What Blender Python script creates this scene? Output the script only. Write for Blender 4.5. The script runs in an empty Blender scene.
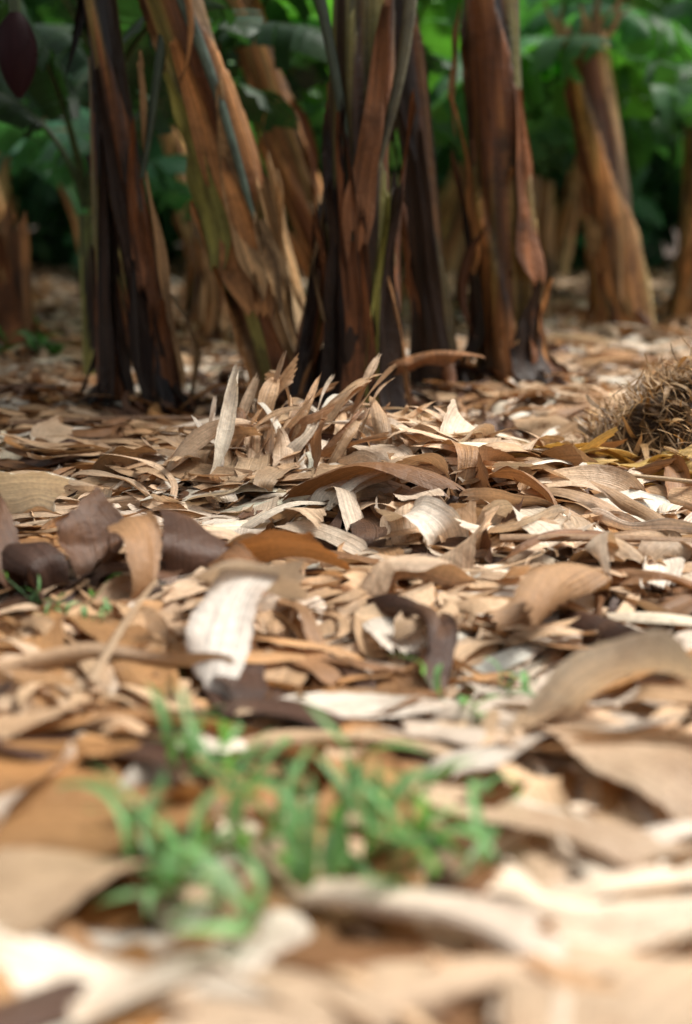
import bpy, math, random
import numpy as np
from mathutils import Vector, noise
rs = np.random.RandomState(7)
random.seed(7)
U = lambda a,b: float(rs.uniform(a,b))
scene = bpy.context.scene
COL = scene.collection

# ------------------------------------------------------------------ helpers
def terrain(x, y):
    x = np.asarray(x, float); y = np.asarray(y, float)
    h = .06*np.exp(-((x+.02)/.5)**2-((y-3.45)/.32)**2)
    h += .02*np.exp(-((x-.6)/.4)**2-((y-3.3)/.3)**2)
    h += .03*np.exp(-((x+.35)/.5)**2-((y-2.35)/.25)**2)
    h += .014*np.sin(3.1*x+1.2)*np.sin(2.3*y+.4)+.012*np.sin(7*x+2*y)+.010*np.sin(9*y-4*x+1)
    h += .04*np.sin(.8*x+.5)*np.sin(.6*y)*np.clip((y-5)/4,0,1)
    return h

class Geo:
    def __init__(s): s.v=[];s.f=[];s.uv=[];s.c=[];s.n=0
    def grid(s, P, UV, C):
        n,m = P.shape[:2]
        idx = np.arange(n*m).reshape(n,m)+s.n
        F = np.stack([idx[:-1,:-1],idx[1:,:-1],idx[1:,1:],idx[:-1,1:]],-1).reshape(-1,4)
        s.v.append(P.reshape(-1,3)); s.f.append(F); s.uv.append(UV.reshape(-1,2))
        C = np.broadcast_to(np.asarray(C,float),(n,m,3)).reshape(-1,3); s.c.append(C)
        s.n += n*m
    def add(s, o):
        s.v += o.v; s.f += [f+s.n for f in o.f]; s.uv += o.uv; s.c += o.c; s.n += o.n
    def xform(s, fn): s.v = [fn(v) for v in s.v]
    def allv(s): return np.concatenate(s.v)
    def mesh(s, name, mat, origin=(0,0,0)):
        V = np.concatenate(s.v)-np.asarray(origin); F=np.concatenate(s.f); UV=np.concatenate(s.uv); C=np.concatenate(s.c)
        me = bpy.data.meshes.new(name)
        me.from_pydata(V.tolist(), [], F.tolist())
        uvl = me.uv_layers.new(name="UVMap")
        uvl.data.foreach_set("uv", UV[F.ravel()].astype(np.float32).ravel())
        ca = me.color_attributes.new("tint",'FLOAT_COLOR','POINT')
        ca.data.foreach_set("color", np.concatenate([C,np.ones((len(C),1))],1).astype(np.float32).ravel())
        me.polygons.foreach_set("use_smooth",[True]*len(F))
        me.materials.append(mat); me.update()
        return me

def obj(name, me, parent=None, loc=(0,0,0), label=None, cat=None, group=None, kind=None):
    o = bpy.data.objects.new(name, me); COL.objects.link(o); o.location = loc
    if parent is not None: o.parent = parent
    if label: o["label"]=label
    if cat: o["category"]=cat
    if group: o["group"]=group
    if kind: o["kind"]=kind
    return o

# ------------------------------------------------------------------ materials
def newmat(name):
    m = bpy.data.materials.new(name); m.use_nodes=True
    nt=m.node_tree; nt.nodes.clear(); return m,nt
def N(nt,t,**k):
    n=nt.nodes.new(t)
    for a,b in k.items():
        if a.startswith('_'): n.inputs[a[1:].replace('_',' ')].default_value=b
        else: setattr(n,a,b)
    return n
def leafmat(name, streak=(6,160), dark=.55, light=1.25, rough=.6, transl=.2, blotch=9., blotch_col=(.10,.045,.02), blotch_amt=.5, tmul=(1,1,1), bump=.5, spec=.35, crumple=0.):
    m,nt=newmat(name); L=nt.links
    out=N(nt,'ShaderNodeOutputMaterial')
    at=N(nt,'ShaderNodeAttribute',attribute_name='tint')
    tc=N(nt,'ShaderNodeTexCoord'); geo=N(nt,'ShaderNodeNewGeometry')
    mp=N(nt,'ShaderNodeMapping'); mp.inputs['Scale'].default_value=(streak[0],streak[1],1)
    L.new(tc.outputs['UV'],mp.inputs['Vector'])
    n1=N(nt,'ShaderNodeTexNoise',_Scale=1.0,_Detail=4.,_Roughness=.65); L.new(mp.outputs[0],n1.inputs['Vector'])
    mr=N(nt,'ShaderNodeMapRange'); mr.inputs['From Min'].default_value=.3; mr.inputs['From Max'].default_value=.7
    mr.inputs['To Min'].default_value=dark; mr.inputs['To Max'].default_value=light
    L.new(n1.outputs['Fac'],mr.inputs['Value'])
    mul=N(nt,'ShaderNodeVectorMath',operation='SCALE'); L.new(at.outputs['Color'],mul.inputs[0]); L.new(mr.outputs[0],mul.inputs['Scale'])
    n2=N(nt,'ShaderNodeTexNoise',_Scale=blotch,_Detail=6.,_Roughness=.6); L.new(geo.outputs['Position'],n2.inputs['Vector'])
    r2=N(nt,'ShaderNodeMapRange'); r2.inputs['From Min'].default_value=.5; r2.inputs['From Max'].default_value=.72
    r2.inputs['To Max'].default_value=blotch_amt; L.new(n2.outputs['Fac'],r2.inputs['Value'])
    mx=N(nt,'ShaderNodeMix',data_type='RGBA'); L.new(r2.outputs[0],mx.inputs[0]); L.new(mul.outputs[0],mx.inputs[6]); mx.inputs[7].default_value=(*blotch_col,1)
    n3=N(nt,'ShaderNodeTexNoise',_Scale=140.,_Detail=3.); L.new(geo.outputs['Position'],n3.inputs['Vector'])
    r3=N(nt,'ShaderNodeMapRange'); r3.inputs['From Min'].default_value=.3; r3.inputs['From Max'].default_value=.75
    r3.inputs['To Min'].default_value=1.1; r3.inputs['To Max'].default_value=.8; L.new(n3.outputs['Fac'],r3.inputs['Value'])
    m3=N(nt,'ShaderNodeVectorMath',operation='SCALE'); L.new(mx.outputs[2],m3.inputs[0]); L.new(r3.outputs[0],m3.inputs['Scale'])
    bp=N(nt,'ShaderNodeBump',_Strength=bump,_Distance=.004); L.new(n1.outputs['Fac'],bp.inputs['Height'])
    last=bp
    if crumple>0:
        n4=N(nt,'ShaderNodeTexNoise',_Scale=30.,_Detail=3.,_Distortion=.6); L.new(geo.outputs['Position'],n4.inputs['Vector'])
        b2=N(nt,'ShaderNodeBump',_Strength=crumple,_Distance=.02); L.new(n4.outputs['Fac'],b2.inputs['Height']); L.new(bp.outputs[0],b2.inputs['Normal']); last=b2
    p=N(nt,'ShaderNodeBsdfPrincipled',_Roughness=rough); p.inputs['Specular IOR Level'].default_value=spec
    L.new(m3.outputs[0],p.inputs['Base Color']); L.new(last.outputs[0],p.inputs['Normal'])
    if transl>0:
        t=N(nt,'ShaderNodeBsdfTranslucent'); tm=N(nt,'ShaderNodeVectorMath',operation='MULTIPLY'); tm.inputs[1].default_value=tmul
        L.new(m3.outputs[0],tm.inputs[0]); L.new(tm.outputs[0],t.inputs['Color'])
        ms=N(nt,'ShaderNodeMixShader'); ms.inputs[0].default_value=transl
        L.new(p.outputs[0],ms.inputs[1]); L.new(t.outputs[0],ms.inputs[2]); L.new(ms.outputs[0],out.inputs['Surface'])
    else: L.new(p.outputs[0],out.inputs['Surface'])
    return m
M_dry = leafmat('dry_leaf',streak=(2.5,210),dark=.62,light=1.22,blotch=9,blotch_col=(.27,.13,.055),blotch_amt=.45,transl=.17,tmul=(1.2,.95,.68),rough=.48,spec=.38,crumple=.3,bump=.8)
M_bark = leafmat('stem_bark',streak=(110,2.5),dark=.3,light=1.7,blotch=6,blotch_col=(.016,.010,.006),blotch_amt=.85,transl=0,rough=.42,bump=.8,spec=.45,crumple=.25)
M_sheath = leafmat('dry_sheath',streak=(120,2.5),dark=.4,light=1.55,blotch=7,blotch_col=(.028,.015,.008),blotch_amt=.7,transl=.10,rough=.5,bump=.8,crumple=.3,spec=.3)
M_green = leafmat('banana_green',streak=(70,2),dark=.65,light=1.25,blotch=2.5,blotch_col=(.04,.09,.02),blotch_amt=.5,transl=.38,tmul=(1.7,1.9,.65),rough=.45,spec=.45,bump=.6)
M_weed = leafmat('weed_green',streak=(2,40),dark=.8,light=1.15,blotch=25,blotch_col=(.12,.2,.03),blotch_amt=.3,transl=.35,tmul=(1.2,1.5,.6),rough=.45,bump=.2)
M_bud = leafmat('flower_bract',streak=(40,3),dark=.7,light=1.2,blotch=15,blotch_col=(.02,.006,.008),blotch_amt=.5,transl=0,rough=.6,bump=.3,spec=.15)
M_soil,nt=newmat('soil'); L=nt.links
out=N(nt,'ShaderNodeOutputMaterial'); geo=N(nt,'ShaderNodeNewGeometry'); p=N(nt,'ShaderNodeBsdfPrincipled',_Roughness=.9)
n1=N(nt,'ShaderNodeTexNoise',_Scale=14.,_Detail=8.,_Roughness=.7); L.new(geo.outputs['Position'],n1.inputs['Vector'])
cr=N(nt,'ShaderNodeValToRGB'); cr.color_ramp.elements[0].position=.35; cr.color_ramp.elements[0].color=(.016,.010,.006,1); cr.color_ramp.elements[1].position=.7; cr.color_ramp.elements[1].color=(.09,.05,.027,1)
L.new(n1.outputs['Fac'],cr.inputs[0]); L.new(cr.outputs[0],p.inputs['Base Color'])
bp=N(nt,'ShaderNodeBump',_Strength=.8,_Distance=.02); L.new(n1.outputs['Fac'],bp.inputs['Height']); L.new(bp.outputs[0],p.inputs['Normal']); L.new(p.outputs[0],out.inputs['Surface'])

# ------------------------------------------------------------------ ground
xs=np.concatenate([np.linspace(-80,-8,12,endpoint=False),np.linspace(-8,-3,20,endpoint=False),np.linspace(-3,3,110,endpoint=False),np.linspace(3,8,20,endpoint=False),np.linspace(8,80,13)])
ys=np.concatenate([np.linspace(-40,-1,12,endpoint=False),np.linspace(-1,7,150,endpoint=False),np.linspace(7,22,60,endpoint=False),np.linspace(22,140,20)])
X,Y=np.meshgrid(xs,ys,indexing='ij')
g=Geo(); g.grid(np.stack([X,Y,terrain(X,Y)-.012],-1),np.stack([X,Y],-1),(.1,.05,.03))
obj('ground',g.mesh('ground',M_soil),kind='structure',label='bare dark soil beneath the dry leaf litter',cat='ground')

# ------------------------------------------------------------------ strips
TAN=[(.70,.485,.30),(.62,.41,.245),(.76,.55,.37),(.56,.36,.205),(.68,.49,.33)]
PALE=[(.88,.73,.59),(.85,.69,.53),(.88,.78,.66)]
BRN=[(.34,.175,.08),(.42,.23,.11),(.27,.13,.057),(.48,.28,.14)]
ORG=[(.58,.31,.13),(.62,.35,.16),(.51,.255,.095)]
DRK=[(.105,.05,.03),(.07,.034,.022),(.15,.073,.04)]
YEL=[(.74,.50,.16),(.64,.43,.12)]
def pick(pal): 
    c=np.array(pal[rs.randint(len(pal))]); return np.minimum(c*U(.80,1.1),.88)
def sig(x): return 1/(1+np.exp(-np.clip(x,-30,30)))
def strip(L,W,bend=0.,wave=0.,c1=0.,c2=0.,cross=0.,twist=0.,n=16,m=7,col=(.5,.3,.2),ripple=.004,taper=(.35,.15),jag=.03,folds=0,famp=1.5,kinks=0,kamp=1.,sweep=1.):
    s=np.linspace(0,1,n); t=np.linspace(-1,1,m)
    ph=U(0,6.28)
    k=bend+wave*np.sin(2*np.pi*s*U(.8,1.6)+ph)*3+c1*np.exp(-(s/.18)**2)*5+c2*np.exp(-((1-s)/.18)**2)*5
    th=np.cumsum(k)/n
    for _ in range(kinks): th=th+U(-kamp,kamp)*sig((s-U(.15,.85))/.03)
    th-=th[n//2]
    x=np.cumsum(np.cos(th))*L/n; z=np.cumsum(np.sin(th))*L/n
    T=np.stack([np.cos(th),0*th,np.sin(th)],-1); Nn=np.stack([-np.sin(th),0*th,np.cos(th)],-1); B=np.array([0,1.,0])[None]
    phi=(twist*(s-.5))[:,None]
    Bp=B*np.cos(phi)+Nn*np.sin(phi); Np=-B*np.sin(phi)+Nn*np.cos(phi)
    prof=np.clip(taper[0]+s/.22*(1-taper[0]),0,1)*np.clip(taper[1]+(1-s)/.35*(1-taper[1]),0,1)**.8
    w=W/2*prof*(1+.08*np.sin(s*U(5,9)+ph))
    a=(cross*(1+.35*np.sin(s*U(2,5)+ph)))[:,None]*t[None]
    for _ in range(folds):
        t0=U(-.75,.75); dr=U(-.5,.5); A=U(.4,1.)*famp*rs.choice([-1,1])
        a=a+A*sig((t[None]-(t0+dr*(s[:,None]-.5)))/.07)*(.5+.5*np.sin(s*U(1,4)+ph)[:,None])
    a=a-a[:,m//2:m//2+1]
    dt=2/(m-1); ca=np.cos(a); sa=np.sin(a)
    y=np.concatenate([np.zeros((n,1)),np.cumsum((ca[:,1:]+ca[:,:-1])/2*dt,1)],1)
    h=np.concatenate([np.zeros((n,1)),np.cumsum((sa[:,1:]+sa[:,:-1])/2*dt,1)],1)
    y=(y-y[:,m//2:m//2+1])*w[:,None]; h=(h-h[:,m//2:m//2+1])*w[:,None]
    f1,f2=U(6,16),U(6,16)
    rp=ripple*(np.abs(t)[None]**1.5)*(np.sin(s*f1+ph)[:,None]*(t>0)+np.sin(s*f2+ph*2)[:,None]*(t<0))
    ed=w[:,None]*.05*(np.sin(s*37+ph)*np.sin(s*23+ph*3))[:,None]*np.sign(t)*(np.abs(t)>.99)
    C=np.stack([x,0*x,z],-1)
    sw=U(-.8,.8)*L*sweep; C=C+np.stack([0*s,sw*(s-.5)**2,0*s],-1)
    P=C[:,None]+Bp[:,None]*(y+ed)[...,None]+Np[:,None]*(h+rp)[...,None]
    j0=rs.uniform(-1,1,m)*jag*L + U(-1,1)*t*W*.5; j1=rs.uniform(-1,1,m)*jag*L + U(-1,1)*t*W*.8
    P+=T[:,None]*(j0[None]*np.exp(-s/.10)[:,None]+j1[None]*np.exp(-(1-s)/.12)[:,None])[...,None]
    P[...,0]-=x.mean(); P[...,2]-=z.mean()
    uo=U(0,50)
    UV=np.stack(np.broadcast_arrays(s[:,None]*L+uo,t[None]*W/2+uo),-1)
    cc=np.array(col)[None,None]*(1+.18*np.sin(s*U(3,7)+ph)[:,None,None])*(1-.15*(np.abs(t)[None,:,None]**3))
    g=Geo(); g.grid(P,UV,cc); return g
def R(yaw,pitch,roll):
    cy,sy=math.cos(yaw),math.sin(yaw);cp,sp=math.cos(pitch),math.sin(pitch);cr_,sr=math.cos(roll),math.sin(roll)
    Rz=np.array([[cy,-sy,0],[sy,cy,0],[0,0,1]]);Ry=np.array([[cp,0,-sp],[0,1,0],[sp,0,cp]]);Rx=np.array([[1,0,0],[0,cr_,-sr],[0,sr,cr_]])
    return Rz@Ry@Rx
def place(g,x,y,yaw,pitch,roll,off,hmax=None):
    M=R(yaw,pitch,roll); g.xform(lambda v:v@M.T)
    A=g.allv(); zr=A[:,2].max()-A[:,2].min(); k=1. if (hmax is None or zr<hmax) else hmax/zr
    zmin=np.percentile(A[:,2],6)
    def f(v):
        w=v+np.array([x,y,0]); w[:,2]=(v[:,2]-zmin)*k+off+terrain(w[:,0],w[:,1]); return w
    g.xform(f); return g

leaves=[]
def register(g,pal,force=0,kindname='strip'):
    V=g.allv(); c=V.mean(0); ext=V.max(0)-V.min(0)
    d=math.hypot(c[0],c[1])
    infr = abs(c[0])<.26*c[1]+.06 and c[1]>.95
    sc=(ext[0]*(ext[2]+.35*ext[1])/max(d,.5)**2)*(1 if infr else 0)*(1+6*max(0,V[:,2].max()-float(terrain(c[0],c[1]))))+force
    leaves.append((sc,g,pal,kindname))
PAL={'tan':TAN,'pale cream':PALE,'brown':BRN,'orange-brown':ORG,'dark brown':DRK,'yellowish':YEL}
def pal_at(x,y):
    if y<2.1:
        pr=[.42,.27,.12,.14,.05]
        if x<-.05 and y>1.3: pr=[.32,.14,.12,.37,.05]
    elif y<4.3: pr=[.46,.24,.17,.05,.08]
    else: pr=[.40,.30,.15,.08,.07]
    if x<-.2 and 2.0<y<2.7: pr=[.30,.10,.30,.06,.24]
    if x<-.3 and 3.8<y<5.2: pr=[.34,.14,.26,.08,.18]
    return list(PAL)[int(rs.choice(5,p=np.array(pr)/sum(pr)))]

def rnd_strip(x,y,big=1.,lo=False,layer=None,flat=1.,pn=None):
    pn=pn or pal_at(x,y); col=pick(PAL[pn])
    L=U(.16,.42)*big; W=U(.03,.075)*big
    r=rs.rand()
    if r<.18: W=U(.08,.14)*big; L=U(.18,.34)*big
    elif r<.45: W=U(.012,.03)*big; L=U(.28,.6)*big
    style=rs.rand()
    if style<.30: kw=dict(bend=U(-1.8,1.0),wave=U(-.4,.4),cross=U(-1.5,1.5),twist=U(-2,2))
    elif style<.50: kw=dict(bend=U(-1,1),c1=U(-1.8,1.8),c2=U(-1.8,1.8),cross=U(-1,1),twist=U(-1.5,1.5),folds=1)
    elif style<.58: kw=dict(bend=U(-4,4),wave=U(-.6,.6),cross=U(-.7,.7),twist=U(-4,4),kinks=1)
    else: kw=dict(bend=U(-1.2,1.2),cross=U(-.6,.6),twist=U(-2.4,2.4),folds=2,famp=2.8,kinks=2,kamp=1.2)
    g=strip(L,W,n=10 if lo else 26,m=5 if lo else 11,col=col,ripple=.005*big,jag=.045,taper=(U(.7,1),U(.5,1)) if rs.rand()<.7 else (U(.4,.9),U(.03,.35)),**kw)
    mound=math.exp(-((x-.05)/.5)**2-((y-3.4)/.35)**2)
    if layer is None: layer=rs.rand()
    hm=(U(.022,.075)+mound*U(.0,.05))*max(1,big*.9)*flat
    place(g,x,y,U(0,6.28),rs.normal()*(.13+.08*mound),rs.normal()*(.42+.2*mound),layer*(.025+.02*mound)-.010,hm)
    return g,pn
def sheet(x,y,L,W,pn,yaw=None,off=.02,hmax=.06):
    """broad papery sheet, creased along its veins, rolled at an edge, draped over the litter"""
    g=strip(L,W,bend=U(-1.3,.4),wave=U(-.3,.3),c1=U(-1.2,1.2),c2=U(-1.8,.8),cross=U(-1.2,.7),twist=U(-1.1,1.1),n=36,m=21,col=pick(PAL[pn]),ripple=.008,jag=.05,taper=(U(.75,1),U(.45,1)),folds=4,famp=1.8,kinks=1,kamp=.6,sweep=.8)
    place(g,x,y,U(0,6.28) if yaw is None else yaw,U(-.06,.12),U(-.5,.1),off,hmax); register(g,pn,force=.02)

def torn_leaf(x,y,yaw,ML,pn,off,sl=(.16,.32),both=True,pitch=0,roll=0,n=16,m=6,spread=1.2,flop=.5,hmax=.08):
    base=pick(PAL[pn]); g=Geo()
    mb=U(-.8,.8)
    rib=strip(ML,.014,bend=mb,cross=2.4,n=20,m=6,col=base*.8,ripple=0,taper=(.9,.3),jag=0); g.add(rib)
    C=rib.allv().reshape(20,6,3).mean(1)
    for side in ([1,-1] if both else [1]):
        q=.06
        while q<.97:
            w=U(.015,.07); Ls=U(*sl)*(1-.5*q)
            i=min(19,int(q*20))
            st=strip(Ls,w*1.15,bend=U(-2.,.8),wave=U(-.35,.35),c2=U(-1.6,1.6),cross=U(-1.1,1.1),twist=U(-1.8,1.8),n=n,m=m,col=np.minimum(base*U(.8,1.15),.88),ripple=.003,taper=(.85,U(.3,1)),kinks=1,kamp=.8,folds=1)
            M=R(side*(spread+U(-.3,.3)),U(-flop,flop*.6),U(-.5,.5))
            P0=st.allv().reshape(n,m,3)[0].mean(0)
            c=C[i]
            st.xform(lambda v:(v-P0)@M.T+c)
            g.add(st); q+=w/ML*U(.7,1.1)
    place(g,x,y,yaw,pitch,roll,off,hmax); return g

for i in range(2000):
    y=.6+5.6*rs.rand()**.85; x=U(-1,1)*(.28*y+.55)
    big=1.1 if y<1.5 else .95
    if y>4.3: big=1.05
    g,pn=rnd_strip(x,y,big,lo=(y>5 or abs(x)>.3*y+.2)); register(g,pn)
for i in range(900):
    y=1.8+3.*rs.rand(); x=U(-1,1)*(.28*y+.3)
    g,pn=rnd_strip(x,y,U(.25,.5),lo=True,layer=U(.3,1.2)); register(g,pn,force=-9)
for i in range(220):
    x=rs.normal()*.36+.06; y=3.38+rs.normal()*.22
    g,pn=rnd_strip(x,y,U(.8,1.1),layer=U(.5,1.4)); register(g,pn)
for i in range(310):
    y=1.0+4.0*rs.rand(); x=U(-1,1)*(.27*y+.15); k=.9 if y<1.6 else .95
    sheet(x,y,U(.24,.50)*k,U(.06,.15)*k,pal_at(x,y),off=U(.005,.03),hmax=U(.04,.09))
for i in range(150):
    y=U(1.6,5.8); x=U(-1,1)*(.26*y+.2); pn=pal_at(x,y)
    register(torn_leaf(x,y,U(0,6.28),U(.3,.6),pn,U(.0,.03),pitch=rs.normal()*.1,roll=rs.normal()*.25,hmax=.085),pn,kindname='torn')
for i in range(26):
    x=rs.normal()*.32+.04; y=3.35+rs.normal()*.18
    register(torn_leaf(x,y,U(0,6.28),U(.3,.5),'tan' if rs.rand()<.7 else 'pale cream',U(.02,.05),pitch=U(-.2,.2),roll=rs.normal()*.35,sl=(.18,.36),hmax=.12),'tan',kindname='torn')
for (fx,fy,nn) in [(-.66,4.62,34),(-.15,4.62,30),(.10,4.50,44),(.35,5.0,16),(.62,5.28,34)]:
    for i in range(nn):
        g,pn=rnd_strip(fx+rs.normal()*.16,fy+rs.normal()*.13,U(.5,.95),layer=U(.5,2.0),flat=1.4,pn=['dark brown','brown','dark brown','orange-brown'][rs.randint(4)]); register(g,pn)
def hero(x,y,L,W,yaw,pitch,roll,off,pn,**kw):
    kw.setdefault('ripple',.005); kw.setdefault('sweep',.5); kw.setdefault('jag',.04)
    if 'kinks' not in kw: kw['kinks']=int(rs.randint(0,3)); kw['kamp']=.8
    if 'folds' not in kw: kw['folds']=int(rs.randint(0,3)); kw['famp']=1.8
    g=strip(L,W,n=34,m=15,col=pick(PAL[pn]),**kw); place(g,x,y,math.radians(yaw),math.radians(pitch),math.radians(roll),off); register(g,pn,force=5)
for (x,y,L_,W_,yaw,pn) in [(-.20,1.04,.36,.18,-.1,'pale cream'),(.02,1.06,.32,.16,.3,'tan'),(.22,1.05,.34,.18,1.0,'tan'),(.10,1.15,.32,.14,-.4,'pale cream'),(-.32,1.18,.34,.16,.9,'tan'),(.31,1.20,.34,.16,.2,'pale cream'),
   (.24,1.38,.34,.14,-.3,'tan'),(-.36,1.36,.46,.16,-.2,'orange-brown'),(-.34,1.50,.54,.17,-.1,'orange-brown'),(-.24,1.64,.50,.15,.08,'orange-brown'),(-.44,1.76,.46,.14,-.2,'orange-brown'),(-.50,1.60,.42,.14,.2,'tan'),(-.30,1.86,.42,.12,.2,'tan'),
   (.36,1.56,.36,.14,-.3,'tan'),(.22,1.62,.34,.12,.4,'pale cream'),(.30,1.86,.44,.12,.1,'orange-brown'),(.0,1.60,.34,.12,-.2,'tan'),(.06,1.80,.34,.11,.3,'pale cream')]:
    sheet(x,y,L_,W_,pn,yaw=yaw,off=.03,hmax=.075)
hero(.35,1.66,.24,.11,-40,18,-35,.06,'pale cream',bend=-1.6,cross=.6,twist=.7,taper=(.8,.6))
PALE_=PAL['pale cream']; PAL['pale cream']=[(.88,.80,.71)]
hero(-.15,2.02,.18,.13,10,0,-30,.10,'pale cream',bend=-.5,cross=-.3,taper=(1,1),kinks=0,folds=1)
hero(-.170,1.90,.27,.085,-104,-30,0,.045,'pale cream',bend=-.9,cross=-.3,taper=(.95,.75),kinks=0,folds=0)
PAL['pale cream']=PALE_
for k,(fx,w_,c_) in enumerate([(-.58,.11,'dark brown'),(-.50,.08,'dark brown'),(-.42,.13,'dark brown'),(-.33,.09,'brown'),(-.25,.11,'dark brown'),(-.17,.07,'brown')]):
    hero(fx,2.24+U(-.05,.05),U(.15,.26),w_,-85+U(-45,45),-34+U(-12,12),U(-35,35),U(.02,.05),c_,bend=U(-2.0,-.4),cross=U(-1.2,1.2),twist=U(-1.3,1.3),taper=(.95,U(.5,1)),folds=2,famp=1.8,kinks=1)
hero(-.14,2.36,.26,.11,18,10,-28,.06,'orange-brown',bend=-1.2,cross=-.5,taper=(.9,.7))
hero(-.62,2.62,.20,.14,0,0,-38,.09,'pale cream',bend=-.4,cross=-.8,taper=(1,.9),kinks=0)
for k in range(74):
    q=rs.rand(); hero(-.42+.50*q,3.34+U(-.16,.10),U(.18,.36),U(.014,.05),60+rs.normal()*42,U(8,50),U(-60,60),U(.0,.05),['tan','tan','pale cream','tan','brown'][k%5],bend=U(-2.6,.4),cross=U(-1.2,1.2),twist=U(-2.4,2.4),taper=(U(.7,1),U(.1,.8)))
for k in range(46):
    hero(U(-.1,.85),3.22+U(-.28,.22),U(.18,.36),U(.05,.12),U(0,360),U(-8,16),U(-55,20),U(.01,.04),['tan','pale cream','tan','brown'][k%4],bend=U(-2.2,.3),cross=U(-1.4,.9),twist=U(-2.,2.),taper=(U(.7,1),U(.5,1)),folds=2)
hero(-.19,3.38,.26,.045,72,55,10,.05,'tan',bend=-2.6,cross=.8,twist=.8)
hero(-.04,3.38,.28,.09,40,35,-20,.05,'tan',bend=-1.0,cross=-.7,taper=(.8,.7),kinks=0)
hero(-.50,3.28,.20,.11,10,0,-40,.04,'tan',bend=-1.4,cross=-1.0,taper=(.8,.7),kinks=0)
hero(.20,3.20,.16,.10,0,0,-50,.05,'tan',bend=-1.0,cross=-1.3,taper=(.9,.8),kinks=0)
hero(.04,2.92,.44,.13,-24,8,-26,.04,'brown',bend=-1.2,cross=-.8,twist=.5,taper=(.8,.6),kinks=0,folds=3)
hero(.12,2.66,.15,.08,-80,-35,0,.03,'tan',bend=-1.2,cross=-.6,taper=(.9,.6),kinks=0)
hero(.19,2.60,.15,.10,80,30,0,.03,'tan',bend=1.2,cross=-.5,taper=(.9,.8),kinks=0)
hero(.35,2.66,.20,.08,8,0,-38,.04,'tan',bend=-2.0,cross=-1.2,taper=(.9,.7))
hero(.10,2.26,.26,.11,12,0,-32,.04,'tan',bend=-1.4,cross=-1.3,taper=(.8,.6))
for k in range(44):
    hero(U(-.40,.65),U(2.05,2.98),U(.18,.38),U(.03,.11),U(0,360),U(-4,16),U(-50,30),U(.01,.04),['tan','pale cream','tan','brown','pale cream','tan','dark brown'][k%7],bend=U(-2.2,.4),cross=U(-1.4,.9),twist=U(-2.2,2.2),taper=(U(.7,1),U(.4,1)))
for k in range(16): hero(U(.48,.90),U(3.12,3.30),U(.2,.36),U(.04,.09),U(-30,30),U(-4,8),U(-30,0),U(.03,.06),'yellowish',bend=U(-1.0,0),cross=U(-1,1),taper=(.8,.6))

far=Geo()
for i in range(5200):
    y=5.8+13*rs.rand()**1.2; x=U(-1,1)*(.30*y+1.2)
    g,pn=rnd_strip(x,y,U(1.,1.5),lo=True); far.add(g)

leaves.sort(key=lambda a:-a[0])
for i,(sc,g,pn,kn) in enumerate(leaves):
    if i<292:
        V=g.allv(); c=V.mean(0); c[2]=V[:,2].min()
        form='torn into ribbons,' if kn=='torn' else 'curled and lying'
        obj('dry_banana_leaf',g.mesh('dry_banana_leaf',M_dry,c),loc=c.tolist(),cat='dead leaf',group='dead banana leaves on the plantation floor',
            label=f"{pn} dead banana leaf {form} on the litter")
    else: far.add(g)
obj('leaf_litter',far.mesh('leaf_litter',M_dry),kind='stuff',label='thick litter of dead banana leaf shreds on soil',cat='leaf litter')

def stick(P0,P1,r,col,label):
    P0=np.array(P0);P1=np.array(P1); n=16;m=9
    s=np.linspace(0,1,n); C=P0+(P1-P0)*s[:,None]; C[:,2]+=.01*np.sin(s*3.1)
    T=(P1-P0)/np.linalg.norm(P1-P0); S=np.cross(T,[0,0,1]);S/=np.linalg.norm(S);Z=np.cross(S,T)
    a=np.linspace(0,2*np.pi,m); rr=r*(1-.5*s)[:,None]*(1+.25*np.cos(a*2)[None])
    P=C[:,None]+rr[...,None]*(np.cos(a)[None,:,None]*S+np.sin(a)[None,:,None]*Z)
    g=Geo(); g.grid(P,np.stack(np.broadcast_arrays(s[:,None]*1.,a[None]*r),-1),col)
    c=P.reshape(-1,3).mean(0)
    obj('dry_leaf_stalk',g.mesh('dry_leaf_stalk',M_dry,c),loc=c.tolist(),label=label,cat='leaf stalk',group='fallen dry leaf stalks')
def gz(x,y,o=0): return (x,y,float(terrain(x,y))+o)
stick(gz(.28,2.52,.08),gz(.85,2.45,.08),.009,(.42,.26,.15),'dry brown banana leaf stalk lying across litter')
stick(gz(.95,3.0,.08),gz(.45,3.05,.08),.008,(.5,.35,.2),'dry tan banana leaf stalk lying across litter')
stick(gz(-.33,1.75,.07),gz(-.29,2.1,.09),.006,(.5,.35,.22),'dry tan banana leaf stalk poking from litter')
stick(gz(-1.0,4.1,.05),gz(-.3,4.25,.05),.014,(.2,.11,.06),'dark dry banana leaf stalk lying near stems')

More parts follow.
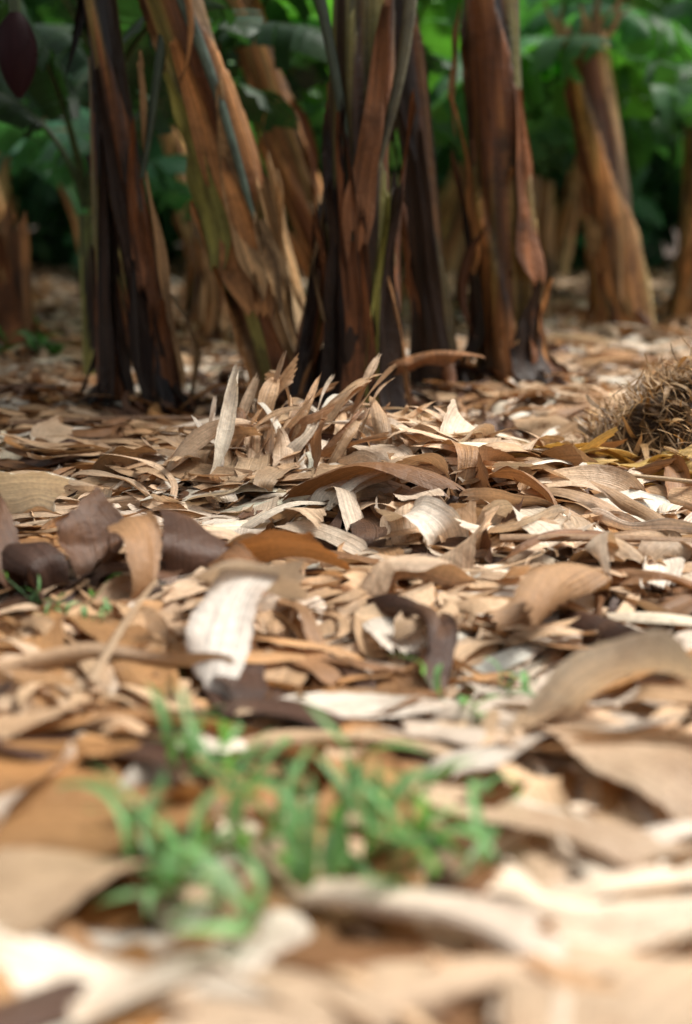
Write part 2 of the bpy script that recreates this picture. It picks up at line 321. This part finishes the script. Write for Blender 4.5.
# ------------------------------------------------------------------ banana plants
RB=(.21,.08,.03);DB=(.036,.020,.013);TB=(.54,.33,.155);OB=(.52,.245,.088);GR=(.15,.20,.045);YG=(.32,.31,.08)
def nz(a,b,c): return noise.noise(Vector((a,b,c)))
def stem_axis(base,H,lean,bow):
    def f(s):
        s=np.asarray(s,float)
        return np.stack([base[0]+lean[0]*s+bow*np.sin(np.pi*s), base[1]+lean[1]*s, base[2]+H*s],-1)
    return f
def rad(R0,h,s): return R0*(1+.20*math.exp(-max(h,0)/.10))*(1-.26*min(s,1.1))
def stem_geo(ax,H,R0,cols,seed,na=44,nh=70,ragged=False,frac=1.,green=0.):
    s=np.linspace(0,1,nh)*frac; a=np.linspace(0,2*np.pi,na)
    C=ax(s); P=np.zeros((nh,na,3)); CC=np.zeros((nh,na,3)); K=3
    cols=[np.array(c) for c in cols]; gc=np.array(YG)
    for i in range(nh):
        h=s[i]*H; rb=rad(R0,h,s[i])
        for j in range(na):
            th=a[j]%(2*np.pi)
            q=(K*th/(2*math.pi)+1.0*h+.25*nz(h*2,seed,3)+seed*.37)
            k=math.floor(q); sw=q-k; k=int(k)%K
            r=rb*(1+.24*(sw**1.6-.4)+.18*nz(math.cos(th)*1.2,math.sin(th)*1.2,h*1.6+seed)+.06*nz(math.cos(th)*4,math.sin(th)*4,h*4+seed)+.03*nz(math.cos(th)*10,math.sin(th)*10,h*5+seed*3))
            P[i,j]=C[i]+np.array([math.cos(th)*r,math.sin(th)*r,0])
            if ragged and s[i]>.9*frac: P[i,j,2]+=.12*nz(th*3,seed,0)*(s[i]-.9*frac)*10
            w=nz(math.cos(th)*1.4+k*3.1,math.sin(th)*1.4,h*1.8+seed*5)
            b=nz(math.cos(th)*3,math.sin(th)*3,h*3+seed*9)
            f=min(1,max(0,.5+2.8*w))
            c=cols[(k+int(seed))%len(cols)]*f+cols[(k+1+int(seed))%len(cols)]*(1-f)
            gm=min(1,max(0,(nz(math.cos(th)*2,math.sin(th)*2,h*1.3+seed*3)-.08)*6))*green
            c=c*(1-gm)+gc*gm
            c=c*(1+.9*b)*(.45+.8*sw)
            CC[i,j]=np.clip(c,.008,1)
    g=Geo(); UV=np.stack(np.broadcast_arrays(a[None]*R0,(s*H)[:,None]),-1)
    g.grid(P,UV+seed,CC); return g
def sheath_geo(ax,H,R0,th0,dth,h0,h1,col,peel,seed,peel_bottom=0.,edge=.012,n=26,m=11):
    v=np.linspace(0,1,n); u=np.linspace(-1,1,m)
    P=np.zeros((n,m,3));CC=np.zeros((n,m,3)); sk=.4*math.sin(seed*7.3)
    for i in range(n):
        h=h0+(h1-h0)*v[i]; s=h/H; rb=rad(R0,h,s)
        wv=dth*(1-.85*v[i]**1.3)*min(1,.45+v[i]*4)*(1+.3*nz(v[i]*4,seed,8))
        for j in range(m):
            jj=u[j]; hh=h+.14*nz(jj*5,seed,1)*max(0,1-v[i]*6)+.08*nz(jj*5,seed,4)*v[i]**3
            th=th0+wv*jj+.3*nz(v[i]*1.5,seed,2)+sk*(v[i]-.5)
            r=rb*1.07+.006+peel*max(0,v[i]-.6)**1.6*3+peel_bottom*max(0,.35-v[i])**1.5*3+edge*abs(jj)**2.5*(.6+1.2*nz(v[i]*4,seed,jj))+.010*nz(v[i]*5,jj*1.5,seed)
            c=ax(min(s,1.2)); P[i,j]=[c[0]+math.cos(th)*r,c[1]+math.sin(th)*r,ax(0)[2]+hh]
            CC[i,j]=np.clip(np.array(col)*(1+.9*nz(v[i]*3.,jj*1.5,seed+3))*(1-.3*abs(jj)**3),.01,1)
    g=Geo(); g.grid(P,np.stack(np.broadcast_arrays(u[None]*R0*dth,v[:,None]*(h1-h0)),-1)+seed,CC); return g
def hang_geo(p,L,W,yaw,col,seed,tilt=-87):
    g=strip(L,W,bend=U(-1.2,1.2),wave=U(-.25,.25),cross=U(.8,2.)*rs.choice([-1,1]),twist=U(-2.5,2.5),n=24,m=7,col=col,ripple=.005,taper=(.5,.1),kinks=1,kamp=.6)
    P=g.allv(); P=P-P.reshape(24,7,3)[0].mean(0)
    M=R(yaw,math.radians(tilt+U(-5,5)),U(-.8,.8)); P=P@M.T+np.array(p); g.v=[P]
    g.uv=[np.stack([u[:,1],u[:,0]],-1) for u in g.uv]; return g
def blade_geo(p,yaw,L,W,el0,droop,col,pet=.35,nseg=18,tear=1.,roll=0.,gap=.06):
    g=Geo()
    Lt=L+pet; s=np.linspace(0,1,40); el=el0-droop*s**1.3
    dx=np.cumsum(np.cos(el))*Lt/40; dz=np.cumsum(np.sin(el))*Lt/40
    d=np.array([math.cos(yaw),math.sin(yaw),0]); S=np.array([-math.sin(yaw),math.cos(yaw),0])
    C=np.array(p)+dx[:,None]*d+dz[:,None]*np.array([0,0,1.]); T=np.cos(el)[:,None]*d+np.sin(el)[:,None]*np.array([0,0,1.])
    Nn=np.cross(T,S[None])
    if (Nn[:,2].mean())<0: Nn=-Nn
    a=np.linspace(0,2*np.pi,7); r=(.022*(1-.85*s)+.002)*(L/1.8)**.5
    Pr=C[:,None]+r[:,None,None]*(np.cos(a)[None,:,None]*S+np.sin(a)[None,:,None]*Nn[:,None])
    g.grid(Pr,np.stack(np.broadcast_arrays(s[:,None],a[None]*.02),-1),np.array(col)*1.3+np.array([.06,.06,.015]))
    i0=pet/Lt
    for side in (1,-1):
        q=0.; sk0=U(.2,.3); d0=U(.1,.8)
        while q<.995:
            dq=min(U(.5,1.6)/nseg, 1-q); q2=q+dq
            torn=rs.rand()<tear*.6
            dr=d0+ (U(0,1.)*tear if torn else 0); sk=sk0+(U(-.12,.12)*tear if torn else 0)
            qq=np.linspace(q,q2-gap*dq*(rs.rand()<tear*.8),3); t=np.linspace(0,1,5)
            P=np.zeros((3,5,3)); cc=np.array(col)*(1+U(-.25,.3)*min(1,tear+.3))
            for i,b in enumerate(qq):
                si=i0+(1-i0)*b; f=si*39; k=min(38,int(f)); fr=f-k
                c=C[k]*(1-fr)+C[k+1]*fr; tt=T[k]; nn=Nn[k]
                w=W/2*(math.sin(math.pi*min(1,b*.93+.07))**.55) if b<.5 else W/2*max(.05,1-((b-.5)/.5)**2.4)
                for j,x in enumerate(t):
                    e=.35-dr*1.2*x
                    P[i,j]=c+side*S*w*x*math.cos(e)+nn*w*x*math.sin(e)-np.array([0,0,w*x*x*dr*.4])+tt*w*x*sk
            g.grid(P,np.stack(np.broadcast_arrays((qq*L)[:,None],t[None]*W),-1),cc); q=q2
    return g

def plant(x,y,H,R0,lean=(0,0),bow=0,seed=1,cols=(DB,RB,TB),nsh=7,nhang=4,nleaf=7,label='',leafcol=(.045,.12,.035),leafL=1.8,frac=1.,ragged=False,shcols=(RB,TB,OB,DB),detail=True,leafW=.5,extra=None,el=(.9,1.4),tear=.7,droop=(1.3,2.3),green=.4):
    base=np.array([x,y,float(terrain(x,y))-.02]); ax=stem_axis(base,H,lean,bow)
    e=bpy.data.objects.new('banana_plant',None); COL.objects.link(e); e.location=base.tolist(); e.empty_display_size=.2
    e["label"]=label; e["category"]="banana plant"; e["group"]="banana plants in the plantation"
    rs.seed(int(seed*101)%10000)
    na,nh=(66,90) if detail else (28,30)
    obj('pseudostem',stem_geo(ax,H,R0,cols,seed,na,nh,ragged,frac,green).mesh('pseudostem',M_bark,base),e)
    for k in range(nsh):
        h0=U(.0,.8)*min(1,H/1.6) if k>3 else U(-.02,.1); h1=min(h0+U(.35,1.1),H*frac*.98)
        th=U(0,6.28) if k%2 else U(-2.9,-.3)
        if h1-h0<.1: h0=h1-.2
        obj('dry_sheath',sheath_geo(ax,H,R0,th,U(.25,.7),h0,h1,np.array(shcols[k%len(shcols)])*U(.6,1.2),U(0,.08),seed*3+k,U(0,.08),edge=.016).mesh('dry_sheath',M_sheath,base),e)
    for k in range(int(nhang*1.4)):
        h=U(.3,1.1)*min(H*frac,1.5); th=U(-3.4,.3); c=ax(h/H); rr=rad(R0,h,h/H)*1.05
        p=[c[0]+math.cos(th)*rr,c[1]+math.sin(th)*rr,c[2]]
        obj('hanging_dead_leaf',hang_geo(p,U(.25,.7)*min(1,h/.5),U(.015,.06),th,pick([TB,OB,RB,DB])*U(.4,1)*(.7 if cols[0]==DB else 1),seed+k,-84).mesh('hanging_dead_leaf',M_sheath,base),e)
    if detail:
        for k in range(8):
            th=U(-3.4,.3); h=U(.04,.18); c=ax(h/H); rr=rad(R0,h,h/H)*.95
            p=[c[0]+math.cos(th)*rr,c[1]+math.sin(th)*rr,c[2]]
            obj('dry_sheath',hang_geo(p,U(.10,.22),U(.03,.07),th,np.array(shcols[k%len(shcols)])*U(.5,1.1),seed+k,-55+U(-20,35)).mesh('dry_sheath',M_sheath,base),e)
    top=ax(frac)
    for k in range(nleaf):
        yaw=seed+k*2.4+U(-.3,.3)
        obj('leaf',blade_geo(top,yaw,leafL*U(.8,1.15),leafW*U(.8,1.1),U(*el),U(*droop),np.array(leafcol)*U(.8,1.25),tear=tear).mesh('leaf',M_green,base),e)
    if extra: extra(e,base,ax)
    return e
def green_stalk(e,base,P0,P1,r0,r1,col=(.14,.21,.13)):
    s=np.linspace(0,1,16); P0=np.array(P0);P1=np.array(P1); C=P0+(P1-P0)*s[:,None]; C[:,0]+=.02*np.sin(s*3.1); a=np.linspace(0,6.2832,9)
    r=r0+(r1-r0)*s
    P=C[:,None]+r[:,None,None]*np.stack([np.cos(a),np.sin(a),0*a],-1)[None]
    g=Geo(); g.grid(P,np.stack(np.broadcast_arrays(a[None]*.02,s[:,None]*.6),-1),col); obj('leaf_stalk',g.mesh('leaf_stalk',M_bark,base),e)

def exA(e,base,ax):
    for th,h0,h1,c,d in [(-.35,.15,1.15,(.50,.30,.145),.3),(-1.2,.0,.4,RB,.4)]:
        obj('dry_sheath',sheath_geo(ax,2.6,.062,th,d,h0,h1,c,.05,th*5+7,.03,edge=.02).mesh('dry_sheath',M_sheath,base),e)
    green_stalk(e,base,ax(.30)+np.array([.05,-.03,0]),ax(.30)+np.array([.16,.1,.9]),.012,.022,(.07,.10,.06))
plant(-.60,4.68,2.6,.060,lean=(-.34,0),seed=1.3,cols=(DB,RB,DB),nsh=5,nhang=3,nleaf=4,label='dark brown banana plant with shaggy peeling sheaths',shcols=(DB,RB,DB),extra=exA)
plant(-.775,4.62,1.15,.034,lean=(-.02,.1),seed=2.6,cols=(DB,DB,RB),nsh=3,nhang=1,nleaf=4,leafL=.9,leafW=.26,leafcol=(.03,.075,.03),label='slim dark young banana stem beside a thicker one',shcols=(DB,RB),droop=(1.2,2.2))
def exB(e,base,ax):
    green_stalk(e,base,ax(.25)+np.array([.05,-.13,0]),ax(.55)+np.array([.03,-.12,0]),.010,.022,(.15,.22,.17))
    for th,h0,h1,c in [(-.4,.12,.85,TB),(-.8,.0,.65,(.60,.42,.24)),(-.1,.2,.8,(.56,.39,.22)),(-1.7,.35,1.2,OB),(-2.3,.5,1.1,YG)]:
        obj('dry_sheath',sheath_geo(ax,2.6,.116,th,.6,h0,h1,c,.04,th*3+9,.03,edge=.025).mesh('dry_sheath',M_sheath,base),e)
plant(-.17,4.76,2.6,.114,lean=(-.84,0),bow=.05,seed=3.1,cols=(TB,RB,OB),nsh=5,nhang=3,nleaf=4,label='leaning banana plant with tan peeling sheaths and green streaks',shcols=(TB,OB,RB,TB),extra=exB,green=.8)
def exC(e,base,ax):
    for th,h0,h1,c,d in [(-1.2,.02,.75,YG,.16),(-1.8,.0,1.0,RB,.45),(-.7,.0,.8,DB,.45),(-1.35,.6,1.3,(.24,.10,.04),.45)]:
        obj('dry_sheath',sheath_geo(ax,2.7,.114,th,d,h0,h1,c,.03,th*5+7,.04,edge=.02).mesh('dry_sheath',M_sheath,base),e)
    green_stalk(e,base,ax(.22)+np.array([-.02,-.11,0]),ax(.46)+np.array([-.13,-.11,.1]),.010,.018,(.05,.07,.045))
    green_stalk(e,base,ax(.30)+np.array([.04,-.09,0]),ax(.48)+np.array([.15,-.05,.1]),.014,.022,(.13,.12,.07))
    g=strip(.30,.10,bend=-.9,cross=-1.5,col=(.34,.16,.07),n=22,m=9,taper=(.6,.8),sweep=0); P=g.allv(); P-=P.reshape(22,9,3)[0].mean(0)
    M=R(-.15,.18,-.6); g.v=[P@M.T+ax(.08)+np.array([.07,-.09,0])]
    obj('dry_sheath',g.mesh('dry_sheath',M_sheath,base),e,label='curled brown sheath flap jutting from the foot')
plant(.05,4.55,2.7,.112,lean=(.06,0),bow=-.03,seed=4.2,cols=(DB,RB,DB),nsh=7,nhang=4,nleaf=4,label='thick dark reddish-brown banana plant with green streak near its foot',shcols=(DB,RB,(.14,.058,.027)),extra=exC,green=.5)
plant(-.16,4.50,.7,.034,lean=(.10,.1),seed=14.7,cols=(DB,DB,RB),nsh=5,nhang=3,nleaf=0,ragged=True,label='withered blackish stem stub leaning on thicker banana plant',shcols=(DB,RB))
plant(.36,5.2,2.4,.068,lean=(-.30,0),seed=5.4,cols=(DB,DB,RB),nsh=4,nhang=2,nleaf=4,label='slender dark banana plant standing close behind a thick one',shcols=(DB,DB,RB),green=.1)
plant(.62,5.30,2.7,.112,lean=(-.22,0),bow=.0,seed=6.3,cols=(RB,DB,(.30,.14,.055)),nsh=7,nhang=4,nleaf=4,label='upright red-brown banana plant with shaggy dark foot',shcols=(RB,DB,OB))
def exE(e,base,ax):
    for k in range(9):
        g=strip(U(.2,.40),U(.05,.09),bend=U(-1.5,1.5),cross=U(.6,1.5),twist=U(-1,1),col=np.array(TB)*U(.5,1.),n=14,m=7,taper=(.9,.2)); P=g.allv(); P-=P.reshape(14,7,3)[0].mean(0)
        M=R(k*.9,math.radians(U(45,85)),U(-.5,.5)); th=k*.9
        g.v=[P@M.T+ax(.97)+np.array([math.cos(th)*.07,math.sin(th)*.07,-.03])]
        obj('dry_sheath',g.mesh('dry_sheath',M_sheath,base),e)
plant(1.57,8.0,1.62,.150,lean=(-.30,0),seed=7.2,cols=(OB,TB,RB),nsh=6,nhang=2,nleaf=0,ragged=True,label='cut brown banana stem with ragged splayed top',shcols=(OB,TB,RB),extra=exE)
plant(.06,6.6,2.4,.10,lean=(-.8,0),seed=8.2,cols=(OB,RB,OB),nsh=5,nhang=2,nleaf=4,label='leaning orange-brown banana plant behind tan one',shcols=(OB,TB))
plant(-1.53,6.5,.62,.11,lean=(.02,0),seed=9.1,cols=(OB,RB,OB),nsh=6,nhang=4,nleaf=0,ragged=True,label='short shaggy brown banana stump',shcols=(RB,OB))
plant(-.72,7.2,.85,.10,lean=(.06,.1),seed=10.4,cols=(OB,TB,OB),nsh=6,nhang=3,nleaf=5,label='short orange-brown banana plant in half shade',shcols=(OB,TB),leafcol=(.025,.07,.035),leafL=1.2,leafW=.4)
plant(2.16,8.8,2.0,.14,lean=(.1,0),seed=12.2,cols=(OB,TB,RB),nsh=6,nhang=3,nleaf=6,label='orange-brown banana plant with dry sheaths',shcols=(OB,TB),detail=False,droop=(1.9,2.8))
LB=[(1.45,10.9),(.55,11.0),(-2.3,10.),(2.7,11.2),(1.9,13.4),(-1.1,12.),(-3.,12.5),(3.6,13.5),(-.2,14.),(-2.1,13.6),(.95,13.2),(-1.45,9.2),(1.15,9.6)]
for i,(x,y) in enumerate(LB):
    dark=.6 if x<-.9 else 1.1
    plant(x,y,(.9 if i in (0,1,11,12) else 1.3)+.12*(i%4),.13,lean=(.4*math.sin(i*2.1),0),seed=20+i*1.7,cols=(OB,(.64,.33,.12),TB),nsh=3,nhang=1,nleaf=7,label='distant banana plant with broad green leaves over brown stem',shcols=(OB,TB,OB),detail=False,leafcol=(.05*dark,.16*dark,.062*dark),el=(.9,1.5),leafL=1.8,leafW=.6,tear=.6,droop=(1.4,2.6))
def exF(e,base,ax):
    top=ax(1.); bud=np.array([-.985,4.45,1.12])
    s=np.linspace(0,1,30); p1=top+np.array([.25,0,.45]); p2=bud+np.array([0,0,.9]); pe=bud+np.array([0,0,.10])
    C=((1-s)**3)[:,None]*top+(3*s*(1-s)**2)[:,None]*p1+(3*s*s*(1-s))[:,None]*p2+(s**3)[:,None]*pe
    a=np.linspace(0,6.2832,9); P=C[:,None]+.018*np.stack([np.cos(a),np.sin(a),0*a],-1)[None]
    g=Geo(); g.grid(P,np.stack(np.broadcast_arrays(a[None]*.02,s[:,None]),-1),(.09,.13,.05)); pd=obj('flower_stalk',g.mesh('flower_stalk',M_bark,base),e)
    v=np.linspace(0,1,26); a=np.linspace(0,2*np.pi,37)
    r=.066*np.sin(np.pi*np.clip(v,0.02,.985))**.6*(1-.25*v)
    sw=((a[None]*3/(2*np.pi)+v[:,None]*.9)%1)
    rr=r[:,None]*(1+.10*sw)
    z=.13-.25*v
    P=np.stack([bud[0]+rr*np.cos(a),bud[1]+rr*np.sin(a),np.broadcast_to(bud[2]+z[:,None],rr.shape)],-1)
    g=Geo(); g.grid(P,np.stack(np.broadcast_arrays(a[None]*.07,v[:,None]*.27),-1),(.03,.010,.013)); obj('flower_bud',g.mesh('flower_bud',M_bud,base),pd,label='dark maroon banana flower bud')
plant(-1.5,4.7,2.1,.12,lean=(.12,0),seed=13.5,cols=(DB,RB),nsh=5,nhang=2,nleaf=5,label='banana plant bearing a hanging maroon flower bud',extra=exF,leafcol=(.03,.08,.03))

def sucker(x,y,h,n,col,seed,L=.9,W=.24,label='young banana sucker with upright green leaves',el=(1.0,1.45),tear=.5):
    plant(x,y,h,.04,seed=seed,cols=(GR,DB,YG),nsh=2,nhang=0,nleaf=n,label=label,leafcol=col,leafL=L,leafW=W,detail=False,el=el,tear=tear)
sucker(-1.0,5.6,.7,6,(.022,.06,.028),31.2,W=.3)
sucker(-.95,6.4,.9,6,(.022,.06,.03),43.7,L=1.1,W=.4)
sucker(-1.35,7.6,.5,6,(.06,.19,.11),33.1,L=.9,W=.4)
sucker(.25,7.9,.9,6,(.085,.26,.05),35.6,L=1.4,W=.6)  # leaf colour raised to paint in a backlit patch
sucker(-.35,7.6,.9,5,(.075,.23,.05),45.6,L=1.2,W=.5)  # second backlit patch, its brightness put into the leaf colour
sucker(.80,8.6,.8,6,(.05,.16,.055),37.9,L=1.4,W=.5)
sucker(2.6,10.2,.9,6,(.07,.21,.065),39.3,L=1.5,W=.55)
sucker(-.5,9.2,.7,6,(.055,.17,.07),41.3,L=1.3,W=.5)

rs.seed(77)
th=Geo()
for i in range(1250):
    y=15+7*rs.rand(); x=U(-1,1)*9; z=U(-.2,4.9)
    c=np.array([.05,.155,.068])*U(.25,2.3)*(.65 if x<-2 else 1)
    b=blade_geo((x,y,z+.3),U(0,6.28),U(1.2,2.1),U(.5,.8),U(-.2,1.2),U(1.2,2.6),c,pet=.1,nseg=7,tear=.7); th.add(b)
obj('banana_thicket',th.mesh('banana_thicket',M_green),kind='stuff',label='dense far wall of green banana leaves',cat='foliage')

# ------------------------------------------------------------------ weeds
def weed(x,y,h,nst,seed,ll=.08,lw=.014,col=(.19,.37,.15),label='bright green leafy weed sprouting through dead leaves',le_=(.5,1.8)):
    rs.seed(seed); base=np.array([x,y,float(terrain(x,y))+.025])
    e=bpy.data.objects.new('green_weed',None); COL.objects.link(e); e.location=base.tolist(); e.empty_display_size=.05
    e["label"]=label; e["category"]="weed"; e["group"]="green weeds in the litter"
    for k in range(nst):
        yaw=U(0,6.28); le=U(*le_); H=h*U(.5,1.0); s=np.linspace(0,1,10)
        d=np.array([math.cos(yaw),math.sin(yaw),0])
        C=base+d*(le*H*s**1.1)[:,None]+np.array([0,0,1.])*(H*s)[:,None]
        a=np.linspace(0,6.2832,6); P=C[:,None]+(.0016*(1-.5*s))[:,None,None]*np.stack([np.cos(a),np.sin(a),0*a],-1)[None]
        g=Geo(); g.grid(P,np.stack(np.broadcast_arrays(s[:,None],a[None]*.002),-1),np.array(col)*.8); obj('stem',g.mesh('stem',M_weed,base),e)
        for j in range(int(U(2,5))):
            q=U(.15,1); c=C[min(9,int(q*9.99))]; L_=ll*U(.6,1.3)
            g=strip(L_,lw*U(.7,1.2),bend=U(-2.0,-.3),cross=.6,n=12,m=5,col=np.array(col)*U(.75,1.3),ripple=.0,taper=(.4,.01),jag=0)
            P=g.allv(); P-=P.reshape(12,5,3)[0].mean(0); M=R(U(0,6.28),U(.1,1.1),U(-.4,.4)); g.v=[P@M.T+c]
            obj('leaf',g.mesh('leaf',M_weed,base),e)
for i,(x,y,h,n) in enumerate([(-.16,1.22,.05,3),(-.10,1.28,.06,3),(-.05,1.23,.05,3),(.01,1.30,.07,3),(.05,1.25,.05,3),(-.19,1.26,.04,2),(-.09,1.18,.04,2),(.09,1.30,.05,2)]):
    weed(x,y,h,n,200+i,ll=.11,lw=.014)
weed(-.17,1.44,.13,3,260,ll=.08,lw=.012,le_=(.1,.4)); weed(.0,1.42,.12,3,261,ll=.08,lw=.013,le_=(.1,.4)); weed(-.07,1.38,.08,2,262,ll=.10,lw=.013)
weed(.16,1.78,.07,3,300,ll=.07,lw=.010); weed(.17,1.42,.05,2,301,ll=.05,lw=.012)
weed(-.42,2.06,.06,4,302,ll=.035,lw=.006); weed(-.38,2.03,.06,3,303,ll=.035,lw=.006); weed(-.45,2.10,.06,3,304,ll=.035,lw=.006)
weed(.22,1.80,.06,2,305,ll=.06,lw=.010)
for i,(x,y) in enumerate([(-1.3,6.3),(-1.45,6.7),(-1.15,6.8),(-1.5,6.1)]): weed(x,y,.08,4,320+i,ll=.14,lw=.04,col=(.08,.2,.06),label='low green weed growing near banana stems')

# ------------------------------------------------------------------ heap of dry fibres
rs.seed(5)
hx,hy=1.00,3.58; hz0=float(terrain(hx,hy)); HR,HH=.40,.30
g=Geo(); v=np.linspace(0,1,24); a=np.linspace(0,2*np.pi,49)
def hf(a,q): return 1+.10*np.sin(a*3+2.6)+.08*np.sin(a*5+q*7)+.05*np.sin(a*11-q*9)
rr=HR*.9*np.sin(v*np.pi/2)[:,None]*hf(a[None],v[:,None]); zz=HH*.9*np.cos(v*np.pi/2)[:,None]*hf(a[None],v[:,None])
g.grid(np.stack([hx+rr*np.cos(a),hy+rr*np.sin(a),hz0-.02+zz],-1),np.stack(np.broadcast_arrays(a[None]*.3,v[:,None]*.3),-1),(.06,.033,.015))
for i in range(4600):
    aa=U(0,6.28); vv=rs.rand()**.6; q=vv*math.pi/2; f=float(hf(aa,vv))*U(.9,1.06)
    p=np.array([hx+HR*f*math.sin(q)*math.cos(aa),hy+HR*f*math.sin(q)*math.sin(aa),hz0-.02+HH*f*math.cos(q)])
    wd=U(.002,.006) if i%12 else U(.01,.025)
    st=strip(U(.06,.2),wd,bend=U(-3,3),twist=U(-2,2),n=8,m=3,col=np.array([.54,.33,.145])*U(.25,1.2),ripple=0,jag=0)
    M=R(aa+math.pi/2+rs.normal()*.8,rs.normal()*.3-q*.3,0); P=st.allv()@M.T+p; P[:,2]=np.maximum(P[:,2],hz0-.01); st.v=[P]; g.add(st)
obj('fibre_heap',g.mesh('fibre_heap',M_dry,(hx,hy,hz0)),loc=(hx,hy,hz0),label='rounded heap of stringy brown plant fibres on litter',cat='heap of fibres')

# ------------------------------------------------------------------ camera, light
cam=bpy.data.cameras.new('camera'); co=bpy.data.objects.new('camera',cam); COL.objects.link(co)
co.location=(0,0,.67); co.rotation_euler=(math.radians(78),0,0)
cam.sensor_fit='VERTICAL'; cam.sensor_height=36; cam.lens=50; cam.clip_end=400; cam.clip_start=.02
cam.dof.use_dof=True; cam.dof.focus_distance=3.0; cam.dof.aperture_fstop=1.6
scene.camera=co
w=bpy.data.worlds.new('World'); scene.world=w; w.use_nodes=True; nt=w.node_tree
bg=nt.nodes['Background']; sky=nt.nodes.new('ShaderNodeTexSky'); sky.sky_type='NISHITA'; sky.sun_disc=False
sky.dust_density=5; sky.air_density=1.
hs=nt.nodes.new('ShaderNodeHueSaturation'); hs.inputs['Saturation'].default_value=.05
nt.links.new(sky.outputs[0],hs.inputs['Color']); nt.links.new(hs.outputs[0],bg.inputs['Color']); bg.inputs['Strength'].default_value=.15
sl=bpy.data.lights.new('sun','SUN'); sl.energy=5.0; sl.angle=math.radians(24); sl.color=(1,.94,.84)
so=bpy.data.objects.new('sun',sl); COL.objects.link(so)
az=math.radians(68); el=math.radians(58)
sky.sun_elevation=el; sky.sun_rotation=az
dirn=Vector((math.sin(az)*math.cos(el),math.cos(az)*math.cos(el),math.sin(el)))
so.rotation_euler=dirn.to_track_quat('Z','Y').to_euler()
scene.view_settings.view_transform='Standard'; scene.view_settings.look='None'; scene.view_settings.exposure=0
print('done')
